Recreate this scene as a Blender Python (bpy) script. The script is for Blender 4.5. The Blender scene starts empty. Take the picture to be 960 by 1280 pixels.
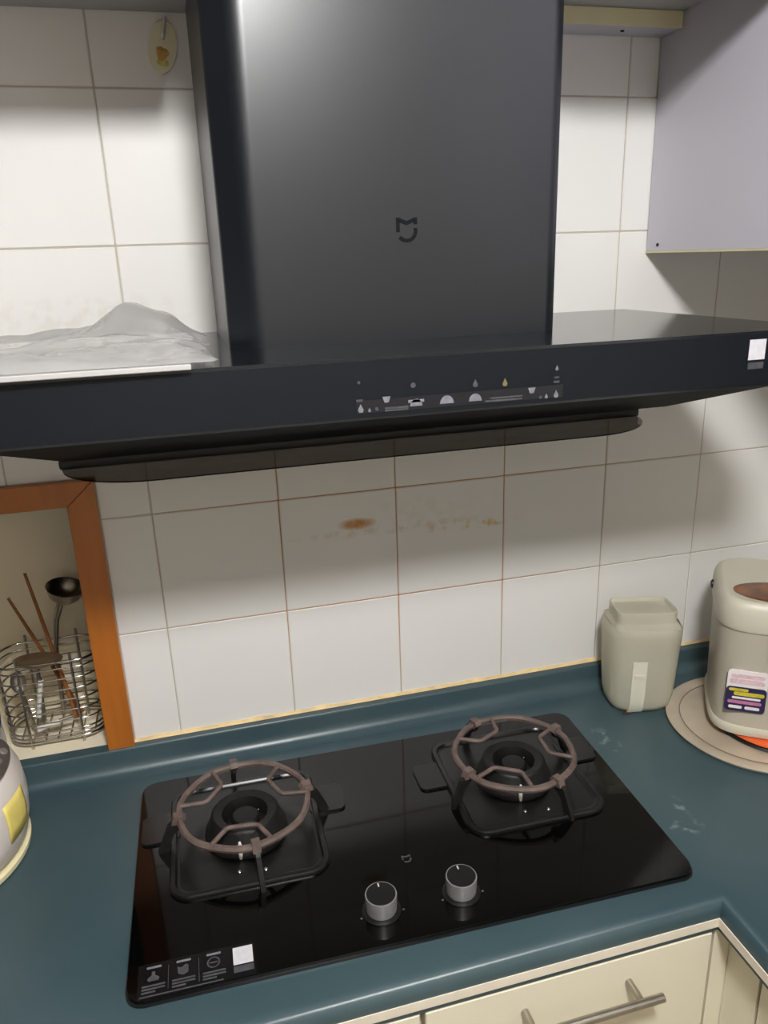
import bpy, bmesh, math, random
from mathutils import Vector, Matrix
random.seed(7)
PI = math.pi
scene = bpy.context.scene
C = scene.collection

# ------------------------------------------------------------------ camera
cam_data = bpy.data.cameras.new('camera')
cam_data.sensor_fit = 'VERTICAL'
cam_data.sensor_height = 36.0
cam_data.lens = 960.756 / 1280 * 36.0
cam_data.clip_start = 0.02
cam = bpy.data.objects.new('camera', cam_data)
C.objects.link(cam)
cam.matrix_world = (Matrix.Translation((0.0650, -1.2083, 1.6697)) @ Matrix.Rotation(math.radians(-14.5417), 4, 'Z')
                    @ Matrix.Rotation(math.radians(71.5763), 4, 'X') @ Matrix.Rotation(math.radians(-1.9876), 4, 'Z'))
scene.camera = cam

# ------------------------------------------------------------------ world and exposure
world = bpy.data.worlds.new('world')
scene.world = world
world.use_nodes = True
world.node_tree.nodes['Background'].inputs[0].default_value = (0.8, 0.85, 1.0, 1)
world.node_tree.nodes['Background'].inputs[1].default_value = 0.0
scene.view_settings.view_transform = 'Standard'
scene.view_settings.look = 'None'
scene.view_settings.exposure = 0.16
scene.view_settings.gamma = 1.0
scene.view_settings.use_curve_mapping = False
LAMP_POS = (0.20, -1.38, 2.43)
LAMP_RADIUS = 0.12
LAMP_STRENGTH = 215.0
LAMP_COLOR = (1.0, 1.0, 0.995)

# ------------------------------------------------------------------ materials
def hexc(r, g, b):
    def l(c):
        c /= 255
        return c / 12.92 if c <= 0.04045 else ((c + 0.055) / 1.055) ** 2.4
    return (l(r), l(g), l(b), 1)

def mat(name, col, rough=0.5, metal=0.0, noise=None, bump=None, **kw):
    """noise=(scale, amount) mottles the colour; bump=(scale, strength) adds fine relief."""
    m = bpy.data.materials.new(name)
    m.use_nodes = True
    nt = m.node_tree
    b = nt.nodes['Principled BSDF']
    b.inputs['Base Color'].default_value = col
    b.inputs['Roughness'].default_value = rough
    b.inputs['Metallic'].default_value = metal
    for k, v in kw.items():
        b.inputs[k.replace('_', ' ')].default_value = v
    geo = nt.nodes.new('ShaderNodeNewGeometry')
    if noise:
        n = nt.nodes.new('ShaderNodeTexNoise')
        n.inputs['Scale'].default_value = noise[0]
        n.inputs['Detail'].default_value = 5
        nt.links.new(geo.outputs['Position'], n.inputs['Vector'])
        r = nt.nodes.new('ShaderNodeValToRGB')
        a = noise[1]
        r.color_ramp.elements[0].position = 0.3
        r.color_ramp.elements[1].position = 0.7
        r.color_ramp.elements[0].color = tuple(c * (1 - a) for c in col[:3]) + (1,)
        r.color_ramp.elements[1].color = tuple(min(1, c * (1 + a)) for c in col[:3]) + (1,)
        nt.links.new(n.outputs['Fac'], r.inputs['Fac'])
        nt.links.new(r.outputs['Color'], b.inputs['Base Color'])
    if bump:
        n2 = nt.nodes.new('ShaderNodeTexNoise')
        n2.inputs['Scale'].default_value = bump[0]
        nt.links.new(geo.outputs['Position'], n2.inputs['Vector'])
        bp = nt.nodes.new('ShaderNodeBump')
        bp.inputs['Strength'].default_value = bump[1]
        bp.inputs['Distance'].default_value = 0.002
        nt.links.new(n2.outputs['Fac'], bp.inputs['Height'])
        nt.links.new(bp.outputs['Normal'], b.inputs['Normal'])
    return m

def math_node(nt, op, a, b=None, clamp=False):
    n = nt.nodes.new('ShaderNodeMath')
    n.operation = op
    n.use_clamp = clamp
    for i, v in enumerate((a, b)):
        if v is None:
            continue
        if isinstance(v, (int, float)):
            n.inputs[i].default_value = v
        else:
            nt.links.new(v, n.inputs[i])
    return n.outputs[0]

def blob(nt, sx, sz, cx, cz, rx, rz, soft=0.6):
    """soft elliptical patch on the back wall, 1 in the middle, 0 outside"""
    dx = math_node(nt, 'DIVIDE', math_node(nt, 'SUBTRACT', sx, cx), rx)
    dz = math_node(nt, 'DIVIDE', math_node(nt, 'SUBTRACT', sz, cz), rz)
    d = math_node(nt, 'ADD', math_node(nt, 'MULTIPLY', dx, dx), math_node(nt, 'MULTIPLY', dz, dz))
    return math_node(nt, 'DIVIDE', math_node(nt, 'SUBTRACT', 1.0, d), soft, True)

def mix_col(nt, fac, a, b):
    n = nt.nodes.new('ShaderNodeMix')
    n.data_type = 'RGBA'
    nt.links.new(fac, n.inputs['Factor'])
    for s, v in (('A', a), ('B', b)):
        sock = [i for i in n.inputs if i.name == s and i.type == 'RGBA'][0]
        if isinstance(v, tuple):
            sock.default_value = v
        else:
            nt.links.new(v, sock)
    return [o for o in n.outputs if o.type == 'RGBA'][0]

def tile_material():
    m = mat('glazed_tile', hexc(232, 229, 223), 0.38, bump=(6, 0.05))
    nt = m.node_tree
    b = nt.nodes['Principled BSDF']
    geo = nt.nodes.new('ShaderNodeNewGeometry')
    sep = nt.nodes.new('ShaderNodeSeparateXYZ')
    nt.links.new(geo.outputs['Position'], sep.inputs[0])
    x, z = sep.outputs['X'], sep.outputs['Z']
    ns = nt.nodes.new('ShaderNodeTexNoise')
    ns.inputs['Scale'].default_value = 55
    ns.inputs['Detail'].default_value = 4
    nt.links.new(geo.outputs['Position'], ns.inputs['Vector'])
    nl = nt.nodes.new('ShaderNodeTexNoise')
    nl.inputs['Scale'].default_value = 9
    nt.links.new(geo.outputs['Position'], nl.inputs['Vector'])
    grain = math_node(nt, 'MULTIPLY', math_node(nt, 'SUBTRACT', ns.outputs['Fac'], 0.18), 3.0, True)
    rough_grain = math_node(nt, 'MULTIPLY', math_node(nt, 'SUBTRACT', ns.outputs['Fac'], 0.46), 7.0, True)
    col = mix_col(nt, math_node(nt, 'MULTIPLY', nl.outputs['Fac'], 0.35), hexc(233, 231, 228), hexc(227, 223, 216))
    # faint grease haze around the cooking zone
    haze = math_node(nt, 'MULTIPLY', blob(nt, x, z, 0.47, 1.250, 0.16, 0.035, 1.0), math_node(nt, 'MULTIPLY', rough_grain, 0.14))
    col = mix_col(nt, haze, col, hexc(206, 180, 128))
    # the two grease streaks
    s1 = math_node(nt, 'MULTIPLY', blob(nt, x, z, 0.330, 1.2385, 0.036, 0.012, 0.9), grain)
    s2 = math_node(nt, 'MULTIPLY', blob(nt, x, z, 0.535, 1.2115, 0.105, 0.009, 0.9), rough_grain)
    s3 = math_node(nt, 'MULTIPLY', blob(nt, x, z, 0.40, 1.222, 0.20, 0.010, 1.0), math_node(nt, 'MULTIPLY', rough_grain, 0.35))
    col = mix_col(nt, math_node(nt, 'MULTIPLY', s1, 0.95), col, hexc(192, 128, 20))
    col = mix_col(nt, math_node(nt, 'MULTIPLY', s2, 0.85), col, hexc(210, 160, 60))
    col = mix_col(nt, s3, col, hexc(186, 150, 92))
    # brown splashes above the canopy, left
    s4 = math_node(nt, 'MULTIPLY', blob(nt, x, z, -0.06, 1.60, 0.20, 0.035, 1.0), math_node(nt, 'MULTIPLY', rough_grain, 0.16))
    col = mix_col(nt, s4, col, hexc(190, 160, 115))
    nt.links.new(col, b.inputs['Base Color'])
    return m

def grout_material():
    m = mat('grout', hexc(170, 150, 130), 0.9)
    nt = m.node_tree
    b = nt.nodes['Principled BSDF']
    geo = nt.nodes.new('ShaderNodeNewGeometry')
    sep = nt.nodes.new('ShaderNodeSeparateXYZ')
    nt.links.new(geo.outputs['Position'], sep.inputs[0])
    n = nt.nodes.new('ShaderNodeTexNoise')
    n.inputs['Scale'].default_value = 8
    nt.links.new(geo.outputs['Position'], n.inputs['Vector'])
    fac = math_node(nt, 'MULTIPLY', blob(nt, sep.outputs['X'], sep.outputs['Z'], 0.42, 1.22, 0.46, 0.34, 0.8),
                    math_node(nt, 'ADD', n.outputs['Fac'], 0.35), True)
    col = mix_col(nt, fac, hexc(190, 180, 166), hexc(188, 132, 84))
    nt.links.new(col, b.inputs['Base Color'])
    return m

def counter_material():
    m = mat('teal_laminate', hexc(66, 100, 112), 0.32)
    nt = m.node_tree
    b = nt.nodes['Principled BSDF']
    geo = nt.nodes.new('ShaderNodeNewGeometry')
    n = nt.nodes.new('ShaderNodeTexNoise'); n.inputs['Scale'].default_value = 4.5; n.inputs['Detail'].default_value = 6
    nt.links.new(geo.outputs['Position'], n.inputs['Vector'])
    s = nt.nodes.new('ShaderNodeTexNoise'); s.inputs['Scale'].default_value = 420
    nt.links.new(geo.outputs['Position'], s.inputs['Vector'])
    col = mix_col(nt, math_node(nt, 'MULTIPLY', math_node(nt, 'SUBTRACT', n.outputs['Fac'], 0.3), 2.2, True), hexc(54, 74, 80), hexc(70, 88, 92))
    col = mix_col(nt, math_node(nt, 'MULTIPLY', s.outputs['Fac'], 0.25), col, hexc(42, 66, 78))
    sep = nt.nodes.new('ShaderNodeSeparateXYZ'); nt.links.new(geo.outputs['Position'], sep.inputs[0])
    sc = nt.nodes.new('ShaderNodeTexNoise'); sc.inputs['Scale'].default_value = 60; sc.inputs['Detail'].default_value = 6
    nt.links.new(geo.outputs['Position'], sc.inputs['Vector'])
    spots = math_node(nt, 'MULTIPLY', math_node(nt, 'SUBTRACT', sc.outputs['Fac'], 0.52), 9.0, True)
    for (cx, cy, rx, ry) in ((0.715, -0.415, 0.035, 0.02), (0.735, -0.37, 0.012, 0.03), (0.655, -0.15, 0.03, 0.05), (0.72, -0.19, 0.02, 0.05)):
        k = math_node(nt, 'MULTIPLY', blob(nt, sep.outputs['X'], sep.outputs['Y'], cx, cy, rx, ry, 1.0), spots)
        col = mix_col(nt, math_node(nt, 'MULTIPLY', k, 0.45), col, hexc(150, 168, 170))
    nt.links.new(col, b.inputs['Base Color'])
    r = math_node(nt, 'ADD', math_node(nt, 'MULTIPLY', n.outputs['Fac'], 0.2), 0.24)
    nt.links.new(r, b.inputs['Roughness'])
    return m

def wood_material():
    m = mat('varnished_wood', hexc(190, 108, 34), 0.28, Coat_Weight=0.3, Coat_Roughness=0.15)
    nt = m.node_tree
    b = nt.nodes['Principled BSDF']
    geo = nt.nodes.new('ShaderNodeNewGeometry')
    mp = nt.nodes.new('ShaderNodeMapping'); mp.inputs['Scale'].default_value = (60, 60, 6)
    nt.links.new(geo.outputs['Position'], mp.inputs[0])
    n = nt.nodes.new('ShaderNodeTexNoise'); n.inputs['Scale'].default_value = 1.0; n.inputs['Detail'].default_value = 6
    nt.links.new(mp.outputs[0], n.inputs['Vector'])
    col = mix_col(nt, n.outputs['Fac'], hexc(154, 84, 20), hexc(186, 110, 34))
    nt.links.new(col, b.inputs['Base Color'])
    return m

M = {}
M['tile'] = tile_material()
M['grout'] = grout_material()
M['counter'] = counter_material()
M['upstand'] = M['counter']
M['wood'] = wood_material()
M['paint'] = mat('painted_wall', hexc(222, 218, 208), 0.7, noise=(3, 0.03))
M['dim_paint'] = mat('far_wall_paint', hexc(210, 204, 194), 0.8, noise=(3, 0.05))
M['brown_paint'] = mat('dark_side_wall_paint', hexc(78, 70, 62), 0.8, noise=(3, 0.05))  # unseen wall, dark tone chosen so the chimney edge reflects dark
M['floor'] = mat('floor_stone', hexc(186, 174, 156), 0.4, noise=(5, 0.1))
M['cream_niche'] = mat('cream_niche_paint', hexc(246, 234, 206), 0.6, noise=(6, 0.04))
M['caulk'] = mat('yellowed_caulk', hexc(222, 194, 142), 0.6, noise=(30, 0.2))
M['cabinet_lilac'] = mat('grey_lilac_laminate', hexc(204, 201, 210), 0.45, noise=(4, 0.02))
M['cabinet_grey'] = mat('grey_board', hexc(172, 172, 172), 0.6)
M['edge_cream'] = mat('cream_edge_band', hexc(222, 212, 172), 0.5, noise=(20, 0.05))
M['cream_front'] = mat('cream_laminate', hexc(228, 221, 200), 0.4, noise=(4, 0.02))
M['pale_strip'] = mat('pale_trim', hexc(226, 216, 200), 0.5, noise=(30, 0.05))
M['dark_gap'] = mat('dark_recess', hexc(40, 36, 32), 0.9)
M['steel'] = mat('brushed_steel', hexc(176, 170, 160), 0.3, 1.0, noise=(60, 0.06))
M['chrome'] = mat('chrome', hexc(200, 196, 190), 0.15, 1.0)
M['hood'] = mat('dark_coated_steel', hexc(13, 18, 25), 0.33, noise=(3, 0.05), Specular_IOR_Level=0.7)
M['hood_panel'] = mat('hood_front_panel', hexc(19, 23, 29), 0.14, noise=(3, 0.04), Specular_IOR_Level=0.6)
M['hood_under'] = mat('hood_underside', hexc(9, 9, 9), 0.7, noise=(10, 0.1), Specular_IOR_Level=0.2)
M['logo_dark'] = mat('dark_logo', hexc(27, 28, 30), 0.9, Specular_IOR_Level=0.05)
M['film'] = mat('dark_film', hexc(20, 20, 26), 0.35, noise=(40, 0.1))
M['print_grey'] = mat('pale_print', hexc(112, 112, 120), 0.6, noise=(120, 0.25))
M['print_dim'] = mat('dim_print', hexc(66, 66, 70), 0.6, noise=(120, 0.25))
M['print_brown'] = mat('amber_print', hexc(110, 100, 70), 0.6)
M['sticker'] = mat('white_sticker', hexc(205, 203, 208), 0.5, noise=(150, 0.06))
M['glass_hob'] = mat('black_ceramic_glass', hexc(4, 4, 4), 0.06, noise=(8, 0.1), Specular_IOR_Level=0.4)
M['hob_edge'] = mat('hob_edge_trim', hexc(22, 22, 22), 0.3)
M['enamel'] = mat('black_enamel', hexc(16, 16, 16), 0.3, noise=(30, 0.15))
M['castiron'] = mat('black_cast_iron', hexc(15, 14, 14), 0.55, noise=(60, 0.2), bump=(200, 0.3))
M['rust'] = mat('heat_browned_iron', hexc(100, 84, 78), 0.6, noise=(35, 0.35), bump=(220, 0.4))
M['brass'] = mat('brass_burner', hexc(120, 96, 50), 0.4, 0.9, noise=(80, 0.2))
M['ceramic'] = mat('igniter_ceramic', hexc(240, 238, 232), 0.4)
M['knob_side'] = mat('satin_aluminium', hexc(168, 166, 166), 0.42, 0.55, noise=(200, 0.05))
M['knob_top'] = mat('knob_black_cap', hexc(10, 10, 10), 0.5)
M['black'] = mat('black_plastic', hexc(16, 16, 16), 0.4)
M['frosted'] = mat('frosted_plastic', hexc(240, 237, 220), 0.35, noise=(12, 0.05), Transmission_Weight=0.62, IOR=1.08)
M['frosted_light'] = mat('frosted_plastic_thick', hexc(222, 218, 200), 0.45, noise=(12, 0.04))
M['pot'] = mat('cream_plastic', hexc(204, 198, 180), 0.4, noise=(6, 0.03))
M['pot_body'] = mat('warm_grey_pot_body', hexc(186, 178, 162), 0.4, noise=(6, 0.03))  # pot body, a darker warm grey than the base and lid
M['pot_window'] = mat('amber_window', hexc(120, 72, 40), 0.12, noise=(18, 0.6))
M['orange'] = mat('orange_plastic', hexc(236, 104, 50), 0.4)
M['tray'] = mat('worn_aluminium', hexc(202, 188, 168), 0.36, 0.4, noise=(10, 0.12))
M['tray_groove'] = mat('dark_tan_groove', hexc(128, 112, 98), 0.5)  # thin ring in a darker tan than the plate
M['label_pink'] = mat('pink_label_print', hexc(222, 190, 196), 0.5, noise=(140, 0.15))
M['label_white'] = mat('white_label', hexc(236, 228, 226), 0.5)
M['label_navy'] = mat('navy_label', hexc(40, 32, 74), 0.5)
M['label_yellow'] = mat('yellow_label', hexc(206, 190, 60), 0.5, noise=(120, 0.2))
M['label_magenta'] = mat('magenta_label', hexc(196, 120, 160), 0.5, noise=(120, 0.2))
M['cooker'] = mat('pinkish_white_plastic', hexc(222, 212, 206), 0.35, noise=(5, 0.02))
M['cooker_panel'] = mat('dark_grey_panel', hexc(78, 72, 68), 0.4, noise=(30, 0.15))
M['cooker_button'] = mat('grey_button', hexc(120, 112, 106), 0.5)
M['sticker_yellow'] = mat('yellow_sticker', hexc(238, 218, 120), 0.5, noise=(40, 0.08))
M['cream_ring'] = mat('cream_base_ring', hexc(232, 222, 180), 0.45)
M['bag_blue'] = mat('blue_print', hexc(40, 50, 120), 0.4, noise=(30, 0.3))
M['wood_stick'] = mat('bamboo', hexc(150, 92, 46), 0.5, noise=(40, 0.25))
M['skimmer'] = mat('brown_steel', hexc(140, 122, 100), 0.35, 0.7, noise=(40, 0.2))
M['white_plastic'] = mat('white_plastic', hexc(226, 222, 214), 0.4)
M['hook_plate'] = mat('cream_hook_plate', hexc(226, 216, 186), 0.35)
M['hook_flower'] = mat('flower_print', hexc(184, 140, 70), 0.5, noise=(90, 0.45))
M['hook_leaf'] = mat('leaf_print', hexc(206, 190, 110), 0.5, noise=(90, 0.3))
M['white_board'] = mat('white_board', hexc(178, 175, 174), 0.5)

def smoked_glass():
    m = mat('smoked_glass', (0.27, 0.25, 0.24, 1), 0.03, Transmission_Weight=1.0, IOR=1.2)
    return m
M['smoked'] = smoked_glass()

def bag_material(name, col, transp):
    m = bpy.data.materials.new(name)
    m.use_nodes = True
    nt = m.node_tree
    b = nt.nodes['Principled BSDF']
    b.inputs['Base Color'].default_value = col
    b.inputs['Roughness'].default_value = 0.14
    b.inputs['Alpha'].default_value = 1 - transp
    geo = nt.nodes.new('ShaderNodeNewGeometry')
    n = nt.nodes.new('ShaderNodeTexNoise'); n.inputs['Scale'].default_value = 14; n.inputs['Detail'].default_value = 2
    nt.links.new(geo.outputs['Position'], n.inputs['Vector'])
    bp = nt.nodes.new('ShaderNodeBump'); bp.inputs['Strength'].default_value = 0.6; bp.inputs['Distance'].default_value = 0.006
    nt.links.new(n.outputs['Fac'], bp.inputs['Height'])
    nt.links.new(bp.outputs['Normal'], b.inputs['Normal'])
    return m
M['bag'] = bag_material('clear_plastic_bag', hexc(172, 170, 168), 0.35)
M['bag_clear'] = bag_material('clear_film', hexc(200, 200, 205), 0.55)

# ------------------------------------------------------------------ mesh helpers
def finish(bm, name, m, parent=None, smooth=None, loc=None, rot=None):
    bmesh.ops.recalc_face_normals(bm, faces=bm.faces[:])
    me = bpy.data.meshes.new(name)
    bm.to_mesh(me)
    bm.free()
    if m is not None:
        me.materials.append(m)
    if smooth is not None:
        for p in me.polygons:
            p.use_smooth = True
        me.set_sharp_from_angle(angle=math.radians(smooth))
    o = bpy.data.objects.new(name, me)
    C.objects.link(o)
    if smooth is not None and smooth <= 50:
        wn = o.modifiers.new('weighted_normals', 'WEIGHTED_NORMAL')
        wn.keep_sharp = True
        wn.weight = 100
    if parent is not None:
        o.parent = parent
    if loc is not None:
        o.location = loc
    if rot is not None:
        o.rotation_euler = rot
    return o

def bx(bm, x0, x1, y0, y1, z0, z1, bevel=0.0, seg=2):
    r = bmesh.ops.create_cube(bm, size=1.0)
    vs = r['verts']
    for v in vs:
        v.co = Vector(((x0 + x1) / 2 + v.co.x * (x1 - x0), (y0 + y1) / 2 + v.co.y * (y1 - y0), (z0 + z1) / 2 + v.co.z * (z1 - z0)))
    if bevel > 0:
        es = list({e for v in vs for e in v.link_edges})
        bmesh.ops.bevel(bm, geom=es, offset=bevel, segments=seg, affect='EDGES', profile=0.5)
    return bm

def box(name, m, x0, x1, y0, y1, z0, z1, parent=None, bevel=0.0, seg=2):
    bm = bmesh.new()
    bx(bm, x0, x1, y0, y1, z0, z1, bevel, seg)
    return finish(bm, name, m, parent, 30 if bevel else None)

def lathe(bm, prof, n=48, c=(0, 0, 0), close_top=True, close_bot=True, f=None):
    """prof: list of (r, z). f(ang, r) -> (x, y) makes a non-round cross-section."""
    rings = []
    for r, z in prof:
        ring = []
        for i in range(n):
            a = 2 * PI * i / n
            x, y = (r * math.cos(a), r * math.sin(a)) if f is None else f(a, r)
            ring.append(bm.verts.new((c[0] + x, c[1] + y, c[2] + z)))
        rings.append(ring)
    for k in range(len(rings) - 1):
        for i in range(n):
            bm.faces.new((rings[k][i], rings[k][(i + 1) % n], rings[k + 1][(i + 1) % n], rings[k + 1][i]))
    if close_bot:
        bm.faces.new(rings[0][::-1])
    if close_top:
        bm.faces.new(rings[-1])
    return bm

def tube(bm, pts, r, n=8, closed=False, taper=None):
    pts = [Vector(p) for p in pts]
    N = len(pts)
    rings = []
    up = Vector((0, 0, 1))
    prev = None
    for i, p in enumerate(pts):
        if closed:
            t = (pts[(i + 1) % N] - pts[i - 1]).normalized()
        else:
            t = (pts[min(i + 1, N - 1)] - pts[max(i - 1, 0)]).normalized()
        if prev is None:
            a = up if abs(t.dot(up)) < 0.95 else Vector((1, 0, 0))
            u = (a - t * a.dot(t)).normalized()
        else:
            u = (prev - t * prev.dot(t)).normalized()
        prev = u
        w = t.cross(u)
        rr = r if taper is None else r * taper[i]
        rings.append([bm.verts.new(p + (u * math.cos(2 * PI * k / n) + w * math.sin(2 * PI * k / n)) * rr) for k in range(n)])
    M_ = N if closed else N - 1
    for i in range(M_):
        A, B = rings[i], rings[(i + 1) % N]
        for k in range(n):
            bm.faces.new((A[k], A[(k + 1) % n], B[(k + 1) % n], B[k]))
    if not closed:
        bm.faces.new(rings[0][::-1])
        bm.faces.new(rings[-1])
    return bm

def prism(bm, poly, z0, z1, bevel=0.0, seg=2, axis='z'):
    """extrude a closed 2-D outline; axis z: (x, y) outline, axis y: (x, z) outline between y=z0 and y=z1."""
    def P(a, b, c):
        return (a, b, c) if axis == 'z' else ((a, c, b) if axis == 'y' else (c, a, b))
    lo = [bm.verts.new(P(a, b, z0)) for a, b in poly]
    hi = [bm.verts.new(P(a, b, z1)) for a, b in poly]
    n = len(poly)
    fs = [bm.faces.new(lo[::-1]), bm.faces.new(hi)]
    for i in range(n):
        fs.append(bm.faces.new((lo[i], lo[(i + 1) % n], hi[(i + 1) % n], hi[i])))
    if bevel:
        es = list({e for f_ in fs[:2] for e in f_.edges})
        bmesh.ops.bevel(bm, geom=es, offset=bevel, segments=seg, affect='EDGES', profile=0.5)
    return bm

def rrect(cx, cy, w, h, r, n=6):
    pts = []
    for (sx, sy, a0) in ((1, 1, 0), (-1, 1, 90), (-1, -1, 180), (1, -1, 270)):
        for k in range(n + 1):
            a = math.radians(a0 + 90 * k / n)
            pts.append((cx + sx * (w / 2 - r) + r * math.cos(a), cy + sy * (h / 2 - r) + r * math.sin(a)))
    return pts

def tag(o, label=None, cat=None, group=None, kind=None):
    if label: o['label'] = label
    if cat: o['category'] = cat
    if group: o['group'] = group
    if kind: o['kind'] = kind
    return o

def thing(name, label, cat, loc=(0, 0, 0), rotz=0.0, group=None):
    o = bpy.data.objects.new(name, None)
    o.empty_display_size = 0.05
    C.objects.link(o)
    o.location = loc
    o.rotation_euler = (0, 0, rotz)
    return tag(o, label, cat, group)

def copy_part(src, parent, loc=None):
    c = src.copy()
    C.objects.link(c)
    c.parent = parent
    if loc is not None:
        c.location = loc
    return c

# ================================================================== the room
XL, XR, YF, ZC = -1.45, 1.23, -2.7, 2.43
TOP = 0.85
NX0, NX1, NZ0, NZ1, ND = -0.74, -0.116, 0.887, 1.330, 0.17       # the niche

bm = bmesh.new()
bx(bm, XL - .1, XR + .1, YF - .1, .35, -0.1, 0)
tag(finish(bm, 'floor', M['floor']), 'beige stone kitchen floor', kind='structure')
bm = bmesh.new()
bx(bm, XL - .1, XR + .1, YF - .1, .35, ZC, ZC + .1)
tag(finish(bm, 'ceiling', M['paint']), 'pale painted kitchen ceiling', kind='structure')
bm = bmesh.new()
WB = 0.0013
for (x0, x1, z0, z1) in ((XL, NX0, 0, ZC), (NX1, XR, 0, ZC), (NX0, NX1, 0, NZ0 - .006), (NX0, NX1, NZ1, ZC)):
    bx(bm, x0, x1, WB, 0.30, z0, z1)
wall_back = tag(finish(bm, 'wall_back', M['grout']), 'white tiled kitchen wall behind the cooker', kind='structure')
bm = bmesh.new()
bx(bm, XR, XR + .1, YF, .3, 0, ZC)
wall_right = tag(finish(bm, 'wall_right', M['paint']), 'pale side wall behind the wall cupboard', kind='structure')
bm = bmesh.new()
bx(bm, XL - .1, XL, YF, .3, 0, ZC)
tag(finish(bm, 'wall_left', M['brown_paint']), 'unseen dark brown side wall of the kitchen', kind='structure')
bm = bmesh.new()
bx(bm, XL, XR, YF - .1, YF, 0, ZC)
tag(finish(bm, 'wall_front', M['dim_paint']), 'beige wall facing the cooker', kind='structure')

# niche lining
bm = bmesh.new()
t = 0.006
bx(bm, NX0, NX1, ND, ND + t, NZ0, NZ1)
bx(bm, NX0, NX1, -0.004, ND + t, NZ0 - t, NZ0)
bx(bm, NX0, NX1, 0.0, ND + t, NZ1, NZ1 + t)
bx(bm, NX0 - t, NX0, 0.0, ND + t, NZ0, NZ1)
bx(bm, NX1, NX1 + t, 0.0, ND + t, NZ0, NZ1)
tag(finish(bm, 'wall_niche', M['cream_niche']), 'cream painted niche inside the orange wooden frame', kind='structure')

# wall tiles, each a piece of its own, 20 cm grid with recessed joints
TW = 0.2; GAP = 0.0019; Z0 = 0.895
def tile_mesh(w, h):
    bm = bmesh.new()
    bx(bm, -w / 2, w / 2, 0.0, 0.008, -h / 2, h / 2, 0.0012, 1)
    bmesh.ops.recalc_face_normals(bm, faces=bm.faces[:])
    me = bpy.data.meshes.new('tile')
    bm.to_mesh(me); bm.free()
    me.materials.append(M['tile'])
    return me
cache = {}
FR_X, FR_Z = -0.0775, 1.3625         # outer edge of the wooden frame
def put_tile(x0, x1, z0, z1):
    w, h = round(x1 - x0 - GAP, 4), round(z1 - z0 - GAP, 4)
    if w < .01 or h < .01: return
    if (w, h) not in cache: cache[(w, h)] = tile_mesh(w, h)
    o = bpy.data.objects.new('tile', cache[(w, h)])
    C.objects.link(o)
    o.parent = wall_back
    o.location = ((x0 + x1) / 2, random.uniform(-.0003, .0003), (z0 + z1) / 2)
    o.rotation_euler = (random.uniform(-.0015, .0015), 0, random.uniform(-.0015, .0015))
for i in range(-4, 7):
    x0, x1 = i * TW, min((i + 1) * TW, XR)
    for k in range(0, 6):
        z0, z1 = Z0 + k * TW, Z0 + (k + 1) * TW
        if x0 < FR_X and z0 < FR_Z:
            if x1 <= FR_X + .001:
                put_tile(x0, x1, FR_Z, z1) if z1 > FR_Z else None
            elif z1 <= FR_Z:
                put_tile(FR_X, x1, z0, z1)
            else:                         # corner tile, cut round the frame: two pieces
                put_tile(FR_X, x1, z0, z1)
                put_tile(x0, FR_X + GAP, FR_Z, z1)
        else:
            put_tile(x0, x1, z0, z1)

# yellowed caulk along the foot of the tiles
bm = bmesh.new()
prev = None
xs = [FR_X + (XR - FR_X) * i / 160 for i in range(161)]
rows = []
for x in xs:
    h = 0.0022 + 0.0020 * math.sin(x * 31) * math.sin(x * 77 + 1) + random.uniform(0, .0008)
    rows.append([bm.verts.new((x, -0.0055, 0.8935)), bm.verts.new((x, -0.003, 0.8945 + h)), bm.verts.new((x, 0.0013, 0.8950 + h)), bm.verts.new((x, 0.0013, 0.8925))])
for a, b in zip(rows, rows[1:]):
    for k in range(4):
        bm.faces.new((a[k], b[k], b[(k + 1) % 4], a[(k + 1) % 4]))
bm.faces.new(rows[0]); bm.faces.new(rows[-1][::-1])
tag(finish(bm, 'caulk_line', M['caulk'], wall_back, 60), 'yellowed caulk line')

# orange wooden frame of the niche
trim = thing('trim_1', 'orange varnished wooden frame round the cream niche', None)
trim['kind'] = 'structure'
def mitre(poly):
    bm = bmesh.new()
    prism(bm, poly, -0.014, 0.012, 0.0007, 1, 'y')
    return finish(bm, 'frame_board', M['wood'], trim, 30)
fx0, fx1, fz1 = NX0 - .04, FR_X, FR_Z
mitre([(NX1 - .004, 0.889), (fx1, 0.889), (fx1, fz1), (NX1 - .004, NZ1 - .006)])
mitre([(fx0, fz1 + .0005), (NX0, NZ1 - .0055), (NX1 - .004, NZ1 - .0055), (fx1 - .0005, fz1 + .0005)])
mitre([(fx0, 0.889), (NX0, 0.889), (NX0, NZ1 - .006), (fx0, fz1)])
bm = bmesh.new()
bx(bm, NX1 - .012, fx1 + .002, -0.016, 0.0, 0.8868, 0.8925, .0015)
tag(finish(bm, 'caulk_dab', M['caulk'], trim, 40), 'yellowed caulk dab under the frame')

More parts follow.
